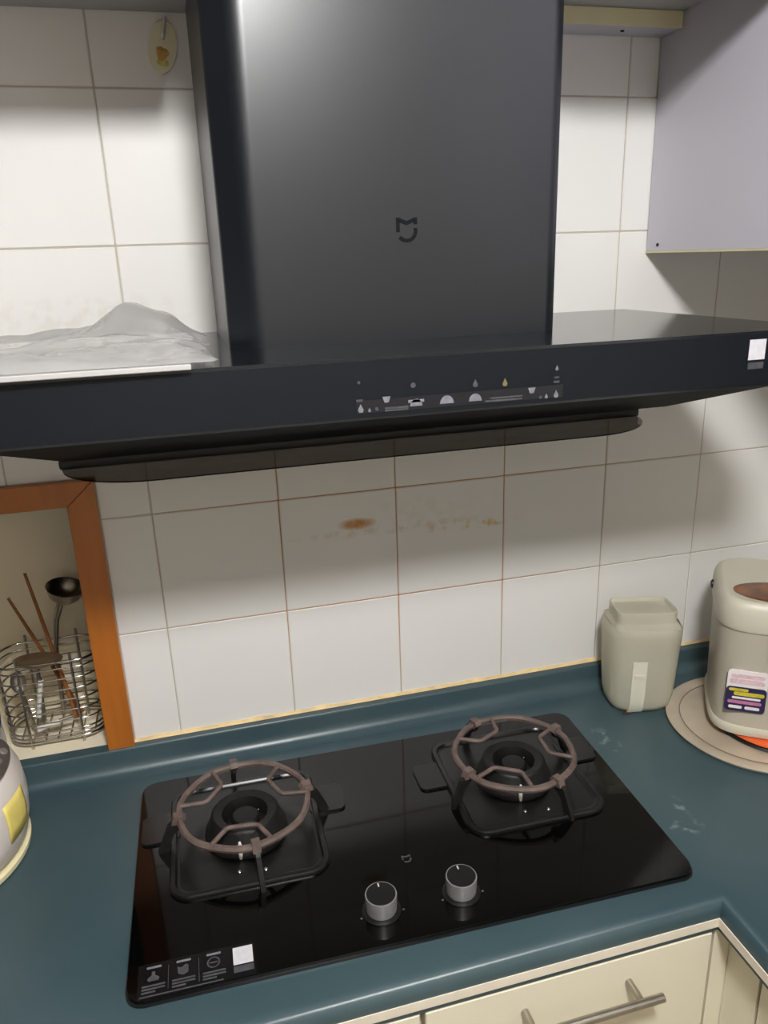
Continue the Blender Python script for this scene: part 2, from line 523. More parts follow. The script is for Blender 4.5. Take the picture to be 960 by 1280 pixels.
# ================================================================== worktop (L-shaped) and base cupboards
XCOR, YFR, YEND = 0.70, -0.525, -1.75
XWL = -1.25
def sweep_nose(prof, name, m, parent):
    bm = bmesh.new()
    cols = []
    for o_, z in prof:
        cols.append([bm.verts.new((XWL, YFR - o_, z)), bm.verts.new((XCOR - o_, YFR - o_, z)), bm.verts.new((XCOR - o_, YEND, z))])
    for a, b in zip(cols, cols[1:]):
        for k in range(2):
            bm.faces.new((a[k], a[k + 1], b[k + 1], b[k]))
    for k in (0, 2):
        bm.faces.new([c[k] for c in cols])
    # back side closing strip
    a, b = cols[-1], cols[0]
    for k in range(2):
        bm.faces.new((a[k], a[k + 1], b[k + 1], b[k]))
    return finish(bm, name, m, parent, 40)
worktop = thing('worktop', 'teal laminate L-shaped worktop with rounded front edge and upstand', 'worktop')
bm = bmesh.new()
prism(bm, [(XWL, 0.003), (XR, 0.003), (XR, YEND), (XCOR, YEND), (XCOR, YFR), (XWL, YFR)], 0.812, TOP)
finish(bm, 'worktop_slab', M['counter'], worktop)
nose = [(0, TOP)] + [(0.006 + 0.020 * math.sin(a), TOP - 0.020 + 0.020 * math.cos(a) + 0.0) for a in [PI / 2 * k / 8 for k in range(9)]] + [(0.026, 0.826), (0, 0.826)]
sweep_nose(nose, 'nosing', M['counter'], worktop)
tag(sweep_nose([(0, 0.826), (0.0275, 0.826), (0.0275, 0.8125), (0, 0.8125)], 'trim_strip', M['pale_strip'], worktop), 'pale trim strip under the nosing')
sweep_nose([(0, 0.8125), (0.024, 0.8125), (0.024, 0.803), (0, 0.803)], 'under_strip', M['upstand'], worktop)
# upstand with cove foot
bm = bmesh.new()
prof = [(0.003, TOP)] + [(-0.046 + 0.024 * math.sin(a) - 0.0, TOP + 0.024 - 0.024 * math.cos(a)) for a in [PI / 2 * k / 6 for k in range(7)]] + [(-0.0195, 0.889), (-0.0165, 0.8925), (0.003, 0.8935)]
A = [bm.verts.new((XWL, y, z)) for y, z in prof]
B = [bm.verts.new((XR + y, y, z)) for y, z in prof]
D = [bm.verts.new((XR + y, YEND, z)) for y, z in prof]
for P, Q in ((A, B), (B, D)):
    for k in range(len(prof) - 1):
        bm.faces.new((P[k], P[k + 1], Q[k + 1], Q[k]))
    bm.faces.new((P[-1], P[0], Q[0], Q[-1]))
bm.faces.new(A); bm.faces.new(D[::-1])
finish(bm, 'upstand', M['upstand'], worktop, 40)

# base cupboards under the worktop
def bar_handle(parent, x0, x1, y, z, p0, p1):
    bm = bmesh.new()
    tube(bm, [(x0, y - .033, z), (x1, y - .033, z)], 0.0058, 12)
    h = finish(bm, 'handle', M['steel'], parent, 40)
    tag(h, 'brushed steel bar handle')
    for px in (p0, p1):
        bm = bmesh.new()
        tube(bm, [(px, y + .004, z), (px, y - .033, z)], 0.0052, 10)
        finish(bm, 'handle_post', M['steel'], h, 40)
FY = -0.548
def drawer_cupboard(x0, x1, label, hx):
    t_ = thing('base_cupboard', label, 'cupboard')
    box('carcass', M['cream_front'], x0, x1, FY + .020, -0.02, 0.10, 0.80, t_)
    box('plinth', M['dark_gap'], x0, x1, FY + .05, FY + .065, 0.0, 0.10, t_)
    for (za, zb) in ((0.625, 0.799), (0.445, 0.621), (0.105, 0.441)):
        d = box('drawer_front', M['cream_front'], x0 + .0025, x1 - .0025, FY, FY + .02, za, zb, t_, 0.0015, 1)
        if hx: bar_handle(d, hx[0], hx[1], FY, min(zb - .044, 0.755), hx[2], hx[3])
    return t_
drawer_cupboard(0.264, 0.672, 'cream drawer cupboard with steel bar handles right below the hob knobs', (0.374, 0.576, 0.398, 0.546))
drawer_cupboard(-0.30, 0.262, 'cream drawer cupboard under the hob burner next to the wooden frame', (-0.12, 0.08, -0.10, 0.06))
drawer_cupboard(-1.25, -0.302, 'cream drawer cupboard under the rice cooker', (-0.9, -0.7, -0.88, -0.72))
t_ = thing('corner_cupboard', 'cream corner cupboard with plain doors below the thermos pot', 'cupboard')
box('carcass', M['cream_front'], 0.722, XR - .01, YEND + .02, -0.02, 0.10, 0.80, t_)
box('filler_panel', M['cream_front'], 0.676, 0.722, FY + .004, FY + .02, 0.10, 0.80, t_)
box('filler_panel', M['cream_front'], 0.702, 0.722, -0.602, FY + .003, 0.10, 0.80, t_)
box('door', M['cream_front'], 0.702, 0.720, -1.10, -0.606, 0.105, 0.80, t_, 0.0015, 1)
box('door', M['cream_front'], 0.702, 0.720, -1.60, -1.104, 0.105, 0.80, t_, 0.0015, 1)
box('plinth', M['dark_gap'], 0.76, 0.775, YEND + .02, FY, 0.0, 0.10, t_)

# ================================================================== upper cupboards
t_ = thing('wall_cupboard', 'grey lilac wall cupboard on the side wall above the thermos pot', 'cupboard')
box('carcass', M['cabinet_lilac'], 0.868, XR - .001, -1.3, -0.001, 1.662, 2.40, t_)
dr = box('door', M['cabinet_lilac'], 0.850, 0.866, -0.46, -0.002, 1.662, 2.40, t_, 0.001, 1)
bm = bmesh.new()
lathe(bm, [(0.0028, 0), (0.0028, 0.002)], 12)
ob = finish(bm, 'screw_cap', M['dark_gap'], dr, 40, (0.8505, -0.035, 1.672), (0, -PI / 2, 0))
tag(ob, 'small dark screw hole')
box('edge_band', M['edge_cream'], 0.8495, 0.8665, -0.46, -0.002, 1.6595, 1.6625, dr)
box('door', M['cabinet_lilac'], 0.850, 0.866, -0.90, -0.463, 1.662, 2.40, t_, 0.001, 1)
box('door', M['cabinet_lilac'], 0.850, 0.866, -1.30, -0.903, 1.662, 2.40, t_, 0.001, 1)

t_ = thing('overhead_cupboard', 'grey overhead cupboard between the hood chimney and the lilac wall cupboard', 'cupboard')
box('carcass', M['cabinet_grey'], 0.552, 0.848, -0.335, -0.001, 2.000, 2.40, t_)
box('door', M['cabinet_lilac'], 0.553, 0.847, -0.355, -0.337, 2.000, 2.40, t_, 0.001, 1)
b_ = box('batten', M['cabinet_lilac'], 0.562, 0.849, -0.054, -0.001, 1.978, 2.000, t_)
tag(b_, 'lilac batten with a cream front edge')
box('edge_band', M['edge_cream'], 0.562, 0.8495, -0.0565, -0.0542, 1.9775, 1.9995, b_)
bm = bmesh.new()
lathe(bm, [(0.003, 0), (0.003, 0.002)], 12)
finish(bm, 'screw_cap', M['dark_gap'], b_, 40, (0.765, -0.03, 1.9765))
t_ = thing('overhead_cupboard', 'grey overhead cupboard above the oval adhesive hook', 'cupboard')
box('carcass', M['cabinet_grey'], -0.70, 0.1285, -0.335, -0.001, 1.985, 2.40, t_)
box('door', M['cabinet_lilac'], -0.29, 0.1285, -0.355, -0.337, 1.985, 2.40, t_, 0.001, 1)
box('door', M['cabinet_lilac'], -0.70, -0.293, -0.355, -0.337, 1.985, 2.40, t_, 0.001, 1)

# ================================================================== range hood
hood = thing('range_hood', 'black T-shaped range hood with wide canopy mounted over the gas hob', 'range hood')
CX = 0.34
# chimney with rounded front corners
def rcorner_box(x0, x1, y0, y1, rl, rr, n=8):
    pts = [(x0, y1), (x0, y0 + rl)]
    for k in range(1, n + 1):
        a = PI + PI / 2 * k / n
        pts.append((x0 + rl + rl * math.cos(a), y0 + rl + rl * math.sin(a)))
    for k in range(0, n + 1):
        a = 1.5 * PI + PI / 2 * k / n
        pts.append((x1 - rr + rr * math.cos(a), y0 + rr + rr * math.sin(a)))
    pts.append((x1, y1))
    return pts
bm = bmesh.new()
def soften(pts, rads, n=5):
    out = []
    N = len(pts)
    for i, p in enumerate(pts):
        r = rads[i]
        p = Vector(p)
        if r <= 0:
            out.append((p.x, p.y)); continue
        a = (Vector(pts[i - 1]) - p).normalized(); b = (Vector(pts[(i + 1) % N]) - p).normalized()
        for k in range(n + 1):
            t_ = k / n
            q = (p + a * r) * (1 - t_) ** 2 + p * 2 * t_ * (1 - t_) + (p + b * r) * t_ ** 2
            out.append((q.x, q.y))
    return out
prism(bm, soften([(0.129, -0.001), (0.129, -0.243), (0.160, -0.272), (0.538, -0.272), (0.551, -0.260), (0.551, -0.001)], [0, .004, .014, .006, .004, 0]), 1.568, 2.42)
chim = finish(bm, 'chimney', M['hood'], hood, 35)
# logo on the chimney: dark strokes
def stroke(bm, pts, w, y0, y1):
    """flat ribbon of width w along a 2-D polyline in the xz plane"""
    n = len(pts)
    L, R = [], []
    for i, p in enumerate(pts):
        a = Vector(pts[max(i - 1, 0)]); b = Vector(pts[min(i + 1, n - 1)])
        t = (b - a).normalized()
        nn = Vector((-t.y, t.x)) * (w / 2)
        L.append(Vector(p) + nn); R.append(Vector(p) - nn)
    poly = [(v.x, v.y) for v in L] + [(v.x, v.y) for v in reversed(R)]
    prism(bm, poly, y0, y1, axis='y')
def logo(s, y0, y1):
    bm = bmesh.new()
    stroke(bm, [(-.42 * s, -.12 * s), (-.42 * s, .5 * s)], .17 * s, y0, y1)
    stroke(bm, [(-.36 * s, .40 * s), (0, .26 * s), (.36 * s, .40 * s)], .18 * s, y0, y1)
    stroke(bm, [(.42 * s, .5 * s), (.42 * s, .20 * s)], .17 * s, y0, y1)
    arc = [(.42 * s, .04 * s)] + [(.42 * s * math.cos(a), -.10 * s + .40 * s * math.sin(a)) for a in [-(0.02 + .78 * k / 10) * PI for k in range(11)]]
    stroke(bm, arc, .17 * s, y0, y1)
    return bm
o = finish(logo(0.026, -0.0004, 0.0004), 'logo', M['logo_dark'], hood, None, (0.348, -0.2722, 1.699))
tag(o, 'small dark shield-shaped logo')
# canopy
ZB, ZT = 1.504, 1.570
def canopy_outline(xb, xf, yf, r, n=8):
    pts = [(CX - xb, -0.001)]
    for k in range(n + 1):
        a = PI + PI / 2 * k / n
        pts.append((CX - xf + r + r * math.cos(a), yf + r + r * math.sin(a)))
    for k in range(n + 1):
        a = 1.5 * PI + PI / 2 * k / n
        pts.append((CX + xf - r + r * math.cos(a), yf + r + r * math.sin(a)))
    pts.append((CX + xb, -0.001))
    return pts
bm = bmesh.new()
prism(bm, canopy_outline(0.475, 0.50, -0.420, 0.012), ZB, ZT, 0.0035, 3)
finish(bm, 'canopy', M['hood_panel'], hood, 35)
M['fascia'] = mat('matte_navy_fascia', hexc(10, 16, 23), 0.42, noise=(3, 0.04), Specular_IOR_Level=0.3)
box('fascia', M['fascia'], CX - .488, CX + .488, -0.4210, -0.419, ZB + .003, ZT - .0035, hood)
# underside tray: inverted frustum
bm = bmesh.new()
def ring(x, yf, yb, z): return [bm.verts.new(p) for p in ((CX - x, yf, z), (CX + x, yf, z), (CX + x, yb, z), (CX - x, yb, z))]
R1, R2 = ring(0.488, -0.408, -0.004, ZB + .001), ring(0.425, -0.215, -0.02, 1.442)
for k in range(4): bm.faces.new((R1[k], R1[(k + 1) % 4], R2[(k + 1) % 4], R2[k]))
bm.faces.new(R1[::-1]); bm.faces.new(R2)
finish(bm, 'underside_tray', M['hood_under'], hood)
# smoke guide plate
bm = bmesh.new()
bx(bm, CX - 0.436, CX + 0.404, -0.178, -0.03, 1.4215, 1.4345, 0.003)
pl = finish(bm, 'guide_plate', M['black'], hood, 30)
for sx in (-1, 1):
    bm = bmesh.new()
    bx(bm, CX + sx * .30 - .02, CX + sx * .30 + .02, -0.12, -0.06, 1.430, 1.444)
    finish(bm, 'bracket', M['black'], hood)
bm = bmesh.new()
w, d0, d1, rx, ry = 0.418, -0.148, -0.268, 0.12, 0.105
PX = CX - .016
pts = [(PX - w, d0)]
for k in range(11):
    a = PI + PI / 2 * k / 10
    pts.append((PX - w + rx + rx * math.cos(a), d1 + ry + ry * math.sin(a)))
for k in range(11):
    a = 1.5 * PI + PI / 2 * k / 10
    pts.append((PX + w - rx + rx * math.cos(a), d1 + ry + ry * math.sin(a)))
pts.append((PX + w, d0))
prism(bm, pts, 1.420, 1.4218)
tag(finish(bm, 'glass_visor', M['smoked'], hood, 30), 'smoked glass visor edge with rounded corners')
# touch panel film with icons (flat print on the front face)
PY = -0.4212
film = box('control_film', M['film'], 0.243, 0.483, PY - .0004, PY, 1.5115, 1.5255, hood)
tag(film, 'dark strip of film with pale icons')
def icon(x, z, shape, s, m, parent=film):
    bm = bmesh.new()
    y0, y1 = PY - .0009, PY - .0003
    if shape == 'bar':
        bx(bm, x - s[0] / 2, x + s[0] / 2, y0, y1, z - s[1] / 2, z + s[1] / 2)
    elif shape == 'dome':
        prism(bm, [(x + s * .5 * math.cos(PI * k / 8), z + s * .55 * math.sin(PI * k / 8)) for k in range(9)], y0, y1, axis='y')
    elif shape == 'dot':
        prism(bm, [(x + s * .5 * math.cos(2 * PI * k / 10), z + s * .5 * math.sin(2 * PI * k / 10)) for k in range(10)], y0, y1, axis='y')
    elif shape == 'drop':
        prism(bm, [(x, z + s), (x - s * .5, z), (x - s * .3, z - s * .45), (x + s * .3, z - s * .45), (x + s * .5, z)], y0, y1, axis='y')
    elif shape == 'cup':
        prism(bm, [(x - s * .5, z + s * .35), (x + s * .5, z + s * .35), (x + s * .25, z - s * .35), (x - s * .25, z - s * .35)], y0, y1, axis='y')
    return finish(bm, 'icon', m, parent)
g, dm = M['print_grey'], M['print_dim']
icon(0.2475, 1.5155, 'drop', .0062, g); icon(0.257, 1.514, 'drop', .0032, g); icon(0.265, 1.5155, 'dot', .004, dm)
icon(0.2465, 1.5255, 'bar', (.007, .0025), dm); icon(0.2465, 1.5445, 'dot', .0035, dm)
icon(0.276, 1.5245, 'cup', .009, g); icon(0.287, 1.5150, 'bar', (.026, .0022), dm); icon(0.287, 1.5125, 'bar', (.026, .0016), dm)
icon(0.309, 1.5150, 'dome', .014, g); icon(0.309, 1.5205, 'bar', (.018, .003), g); icon(0.306, 1.5375, 'dot', .006, dm)
icon(0.344, 1.5150, 'dome', .016, g); icon(0.377, 1.5150, 'dome', .015, g)
icon(0.377, 1.5330, 'drop', .006, dm); icon(0.412, 1.5315, 'drop', .006, M['print_brown'])
icon(0.411, 1.5135, 'bar', (.044, .0020), dm); icon(0.414, 1.5165, 'bar', (.038, .0018), dm)
icon(0.4445, 1.5215, 'cup', .009, g); icon(0.4555, 1.5130, 'dot', .0035, dm); icon(0.4625, 1.5130, 'drop', .0038, g); icon(0.4745, 1.5140, 'drop', .006, g)
icon(0.4745, 1.5290, 'bar', (.007, .0025), dm); icon(0.4745, 1.5340, 'bar', (.006, .002), dm); icon(0.4745, 1.5435, 'drop', .004, g)
# pale square sticker and its caption (the code on it is left out)
tag(box('sticker', M['sticker'], 0.7265, 0.7495, PY - .0006, PY, 1.5365, 1.5605, hood), 'square silver-white sticker')
box('sticker_caption', M['print_dim'], 0.727, 0.749, PY - .0006, PY, 1.5255, 1.5335, hood)

# ================================================================== white board and bag lying on the canopy
board = thing('white_board', 'thin white board overhanging the hood canopy under the crumpled bag', 'board')
bm = bmesh.new()
prism(bm, [(-0.34, -0.436), (0.078, -0.430), (0.082, -0.20), (-0.34, -0.20)], ZT + .0003, ZT + .0058, 0.0008, 1)
finish(bm, 'panel', M['white_board'], board, 30)

def nz(x, y, s): return math.sin(x * s * 1.7 + 1.3 * math.sin(y * s)) * math.cos(y * s * 1.3 + 0.7 * math.sin(x * s * 0.9 + 2))
bag = thing('plastic_bag', 'crumpled clear plastic bag lying on the hood canopy beside the chimney', 'plastic bag')
bm = bmesh.new()
NX, NY = 90, 60
bx0, bx1, by0, by1 = -0.36, 0.098, -0.425, -0.075
grid = []
for j in range(NY + 1):
    rowv = []
    for i in range(NX + 1):
        u, v = i / NX, j / NY
        wob = .006 * math.sin(v * 17) + .004 * math.sin(v * 41)
        x = bx0 + (bx1 - bx0 + wob) * u
        y = by0 + (by1 - by0 + .008 * math.sin(u * 13)) * v
        edge = min(1, 12 * min(u, 1 - u, v, 1 - v))
        edge = math.sqrt(max(edge, 0))
        h = 0.011 + 0.0045 * nz(x * .5, y, 30) + 0.002 * nz(y + 1, x, 50)
        h += 0.030 * math.exp(-((x - .015) / .045) ** 2 - ((y + .15) / .05) ** 2)
        h += 0.010 * math.exp(-((x - .065) / .02) ** 2 - ((y + .14) / .03) ** 2)
        h += 0.008 * math.exp(-((x + .02 - (y + .2) * .8) / .012) ** 2) * math.exp(-((y + .22) / .09) ** 2)
        rowv.append(bm.verts.new((x, y, ZT + .0066 + h * edge)))
    grid.append(rowv)
for j in range(NY):
    for i in range(NX):
        bm.faces.new((grid[j][i], grid[j][i + 1], grid[j + 1][i + 1], grid[j + 1][i]))
finish(bm, 'bag_film', M['bag'], bag, 180)

# ================================================================== oval adhesive hook
hk = thing('adhesive_hook', 'oval cream adhesive hook with flower print on the tiles beside the chimney', 'wall hook', (0.0945, 0, 1.944), 0)
hk.rotation_euler = (0, math.radians(12), 0)
bm = bmesh.new()
n = 40
prism(bm, [(0.0185 * math.cos(2 * PI * k / n), 0.033 * math.sin(2 * PI * k / n)) for k in range(n)], -0.0045, -0.0002, 0.0018, 3, 'y')
finish(bm, 'plate', M['hook_plate'], hk, 50)
bm = bmesh.new()
pts = []
for k in range(24):
    a = 2 * PI * k / 24
    r = 0.0080 * (1 + .14 * math.sin(3 * a + .6) + .06 * math.sin(8 * a))
    pts.append((r * math.cos(a), -0.008 + r * math.sin(a)))
prism(bm, pts, -0.0050, -0.0044, axis='y')
finish(bm, 'flower', M['hook_flower'], hk)
bm = bmesh.new()
prism(bm, [(0.008 * math.cos(2 * PI * k / 16) + .002, -0.0185 + .005 * math.sin(2 * PI * k / 16)) for k in range(16)], -0.0049, -0.0044, axis='y')
finish(bm, 'leaf', M['hook_leaf'], hk)
bm = bmesh.new()
tube(bm, [(-0.001, -0.003, 0.036), (-0.001, -0.006, 0.028), (-0.001, -0.007, 0.014), (-0.001, -0.010, 0.009), (-0.001, -0.015, 0.009), (-0.001, -0.017, 0.014)], 0.0024, 8)
finish(bm, 'hook', M['white_plastic'], hk, 60)

# ================================================================== gas hob
HOB = Matrix.Translation((-0.0781, -0.4864, TOP)) @ Matrix.Rotation(math.radians(-1.42), 4, 'Z')
HINV = HOB.inverted()
def hloc(x, y, z=0):
    v = HINV @ Vector((x, y, TOP + z)); return v
hob = thing('gas_hob', 'black glass two-burner gas hob set into the teal worktop', 'gas hob', (-0.0781, -0.4864, TOP), math.radians(-1.42))
HW, HD = 0.7528, 0.4107
bm = bmesh.new()
prism(bm, rrect(HW / 2, HD / 2, HW, HD, 0.022, 8), -0.0005, 0.004, 0.0012, 2)
finish(bm, 'edge_trim', M['hob_edge'], hob, 40)
bm = bmesh.new()
prism(bm, rrect(HW / 2, HD / 2, HW - .004, HD - .004, 0.021, 8), 0.003, 0.0085, 0.0015, 3)
finish(bm, 'glass_top', M['glass_hob'], hob, 40)
GZ = 0.0085
def burner(wx, wy, rot_loops, rot_legs):
    c = hloc(wx, wy)
    # drip tray: raised rounded-rect rim, dished floor, ears at both sides
    tw, td = 0.222, 0.232
    def ringv(bm, w, d, r, z): return [bm.verts.new((c.x + x, c.y + y, z)) for x, y in rrect(0, 0, w, d, r, 8)]
    bm = bmesh.new()
    steps = [(tw, td, .030, GZ - .001), (tw, td, .030, GZ + .004), (tw - .004, td - .004, .028, GZ + .0065), (tw - .016, td - .016, .024, GZ + .0065),
             (tw - .022, td - .022, .021, GZ + .0025), (tw - .030, td - .030, .018, GZ + .0015)]
    rs = [ringv(bm, *s) for s in steps]
    for a, b in zip(rs, rs[1:]):
        for k in range(len(a)):
            bm.faces.new((a[k], a[(k + 1) % len(a)], b[(k + 1) % len(a)], b[k]))
    bm.faces.new(rs[-1])
    finish(bm, 'drip_tray', M['enamel'], hob, 50)
    for sx in (-1, 1):
        bm = bmesh.new()
        prism(bm, rrect(c.x + sx * (tw / 2 + .014), c.y + .035, .056, .062, .010, 5), GZ - .001, GZ + .004, .0012, 2)
        finish(bm, 'tray_ear', M['enamel'], hob, 40)
    for (dx, dy) in ((-.016, -.085), (.02, -.09)):
        bm = bmesh.new()
        lathe(bm, [(.0030, 0), (.0030, .0025), (.0018, .0035)], 12, (c.x + dx, c.y + dy, GZ + .0018))
        finish(bm, 'screw', M['chrome'], hob, 40)
    # burner
    bm = bmesh.new()
    lathe(bm, [(.062, GZ + .001), (.060, GZ + .010), (.054, GZ + .018), (.050, GZ + .034), (.046, GZ + .037), (.034, GZ + .034), (.031, GZ + .022), (.030, GZ + .012)], 48, (c.x, c.y, 0))
    bo = finish(bm, 'burner_ring', M['castiron'], hob, 40)
    bm = bmesh.new()
    lathe(bm, [(.022, GZ + .010), (.022, GZ + .024), (.018, GZ + .029), (.006, GZ + .031)], 32, (c.x, c.y, 0))
    bc = finish(bm, 'burner_cap', M['castiron'], hob, 40)
    bm = bmesh.new()
    lathe(bm, [(.0225, GZ + .012), (.0232, GZ + .016), (.0225, GZ + .019)], 32, (c.x, c.y, 0))
    finish(bm, 'brass_collar', M['brass'], bc, 40)
    bm = bmesh.new()
    lathe(bm, [(.0030, GZ + .002), (.0030, GZ + .024), (.0016, GZ + .030)], 12, (c.x - .012, c.y - .058, 0))
    finish(bm, 'igniter', M['ceramic'], hob, 40)
    bm = bmesh.new()
    lathe(bm, [(.0022, GZ + .002), (.0022, GZ + .026), (.001, GZ + .030)], 10, (c.x + .020, c.y + .004, 0))
    finish(bm, 'flame_sensor', M['chrome'], hob, 40)
    # pan support
    ps = bpy.data.objects.new('pan_support', None); C.objects.link(ps); ps.parent = hob
    ps.location = (c.x, c.y, 0)
    RZ, RR = 0.058, 0.0945
    bm = bmesh.new()
    N = 64
    # flat bar ring
    rp = [(RR - .0045, RZ - .004), (RR + .0035, RZ - .004), (RR + .0045, RZ), (RR + .002, RZ + .004), (RR - .003, RZ + .004), (RR - .0052, RZ + .001)]
    rings = []
    for k in range(N):
        a = 2 * PI * k / N
        j = 1 + .01 * math.sin(7 * a)
        rings.append([bm.verts.new((r * j * math.cos(a), r * j * math.sin(a), z)) for r, z in rp])
    for k in range(N):
        A_, B_ = rings[k], rings[(k + 1) % N]
        for q in range(6):
            bm.faces.new((A_[q], A_[(q + 1) % 6], B_[(q + 1) % 6], B_[q]))
    tag(finish(bm, 'ring', M['rust'], ps, 40), 'heat-browned iron ring')
    for k in range(3):
        a = math.radians(rot_loops + 120 * k)
        def P(r, da): return (r * math.cos(a + da), r * math.sin(a + da), RZ + .002)
        pts = [P(RR - .001, .46), P(.060, .40), P(.055, .33), P(.055, -.33), P(.060, -.40), P(RR - .001, -.46)]
        bm = bmesh.new()
        tube(bm, pts, .0035, 8)
        tag(finish(bm, 'finger', M['rust'], ps, 50), 'heat-browned inner prong')
    for k in range(4):
        a = math.radians(rot_legs + 90 * k)
        ca, sa = math.cos(a), math.sin(a)
        boss = [(RR - .011, RZ + .002), (RR - .006, RZ + .0085), (RR + .007, RZ + .0085), (RR + .011, RZ - .004), (RR - .004, RZ - .006)]
        th = .0058
        bm = bmesh.new()
        lo = [bm.verts.new((r * ca - th * sa * -1, r * sa - th * ca, z)) for r, z in boss]
        hi = [bm.verts.new((r * ca + th * sa * -1, r * sa + th * ca, z)) for r, z in boss]
        bm.faces.new(lo); bm.faces.new(hi[::-1])
        for q in range(5): bm.faces.new((lo[q], lo[(q + 1) % 5], hi[(q + 1) % 5], hi[q]))
        finish(bm, 'ring_boss', M['rust'], ps)
        prof = [(RR - .004, RZ - .002), (RR + .010, RZ - .002), (RR + .016, RZ - .006), (RR + .030, GZ + .012), (RR + .034, GZ), (RR + .020, GZ), (RR + .010, RZ - .022), (RR - .006, RZ - .010)]
        th = .0032
        bm = bmesh.new()
        lo = [bm.verts.new((r * ca - th * sa * -1, r * sa - th * ca, z)) for r, z in prof]
        hi = [bm.verts.new((r * ca + th * sa * -1, r * sa + th * ca, z)) for r, z in prof]
        bm.faces.new(lo); bm.faces.new(hi[::-1])
        for q in range(len(prof)):
            bm.faces.new((lo[q], lo[(q + 1) % len(prof)], hi[(q + 1) % len(prof)], hi[q]))
        finish(bm, 'leg', M['castiron'], ps)
burner(0.0875, -0.236, 264, 276)
burner(0.517, -0.242, 238, 291)

for (kx, ky) in ((0.2425, -0.4395), (0.3525, -0.4415)):
    c = hloc(kx, ky)
    bm = bmesh.new()
    lathe(bm, [(.0255, GZ - .0005), (.0255, GZ + .0015), (.022, GZ + .003)], 40, (c.x, c.y, 0))
    kb = finish(bm, 'knob_base', M['black'], hob, 40)
    bm = bmesh.new()
    lathe(bm, [(.0195, GZ + .003), (.0200, GZ + .004), (.0210, GZ + .026), (.0206, GZ + .0275), (.0192, GZ + .0275)], 48, (c.x, c.y, 0))
    kn = finish(bm, 'knob', M['knob_side'], hob, 40)
    tag(kn, 'silver knob with black cap')
    bm = bmesh.new()
    lathe(bm, [(.0192, GZ + .022), (.0192, GZ + .0280)], 40, (c.x, c.y, 0))
    finish(bm, 'knob_cap', M['knob_top'], kn, 40)
    bm = bmesh.new()
    bx(bm, c.x - .0009, c.x + .0009, c.y + .0115, c.y + .0175, GZ + .0276, GZ + .0283)
    finish(bm, 'pointer_mark', M['sticker'], kn)
    for dx in (-.028, .028):
        bm = bmesh.new()
        lathe(bm, [(.0018, GZ - .0002), (.0018, GZ + .0003)], 10, (c.x + dx, c.y - .006, 0))
        finish(bm, 'printed_dot', M['print_dim'], hob)
c = hloc(0.300, -0.362)
o = finish(logo(0.013, -0.0002, 0.0003), 'logo', M['print_dim'], hob, None, (c.x, c.y, GZ + .0001), (-PI / 2, 0, 0))
tag(o, 'small grey shield-shaped logo')

# printed notice film at the front corner of the glass
def hprint(name, m, x0, x1, y0, y1, z0=.0003, parent=hob):
    bm = bmesh.new()
    bx(bm, x0, x1, y0, y1, GZ - .0002, GZ + z0)
    return finish(bm, name, m, parent)
n0 = hloc(-0.064, -0.487)
M['film_hob'] = mat('hob_notice_film', hexc(17, 17, 19), 0.15, noise=(40, 0.1))
NF = hprint('notice_film', M['film_hob'], n0.x, n0.x + .139, n0.y + .004, n0.y + .052, .0002)
tag(NF, 'dark notice film with grey pictograms')
for k, xx in enumerate((.018, .053, .089)):
    X, Y = n0.x + xx, n0.y
    hprint('print_heading', M['print_grey'], X - .008, X + .009, Y + .0445, Y + .0475, .0004, NF)
    bm = bmesh.new()
    if k == 0:
        prism(bm, [(X - .002, Y + .040), (X + .002, Y + .040), (X + .002, Y + .035), (X + .007, Y + .031), (X + .006, Y + .027), (X - .006, Y + .027), (X - .007, Y + .031), (X - .002, Y + .035)], GZ, GZ + .0004)
    elif k == 1:
        prism(bm, [(X - .007, Y + .039), (X - .002, Y + .037), (X + .003, Y + .041), (X + .006, Y + .039), (X + .006, Y + .029), (X, Y + .026), (X - .006, Y + .029)], GZ, GZ + .0004)
    else:
        pr_ = [(X + .008 * math.cos(2 * PI * q / 16), Y + .034 + .0075 * math.sin(2 * PI * q / 16)) for q in range(16)]
        lathe(bm, [(.0080, GZ), (.0080, GZ + .0004), (.0062, GZ + .0004), (.0062, GZ)], 20, (X, Y + .034, 0), False, False)
        bx(bm, X - .005, X + .005, Y + .0330, Y + .0348, GZ, GZ + .0004)
    finish(bm, 'pictogram', M['print_dim'], NF)
    for q in range(3):
        hprint('print_line', M['print_dim'], X - .013, X + (.014 if q < 2 else .003), Y + .0195 - q * .0042, Y + .0220 - q * .0042, .0004, NF)
    if k: hprint('divider', M['print_dim'], X - .0178, X - .0172, Y + .012, Y + .045, .0004, NF)
hprint('print_line', M['print_dim'], n0.x + .003, n0.x + .100, n0.y + .006, n0.y + .0078, .0004, NF)
tag(hprint('code_sticker', M['sticker'], n0.x + .1125, n0.x + .1365, n0.y + .0225, n0.y + .0475, .0006, NF), 'white square sticker')
hprint('sticker_caption', M['print_dim'], n0.x + .1125, n0.x + .1365, n0.y + .0115, n0.y + .0205, .0004, NF)

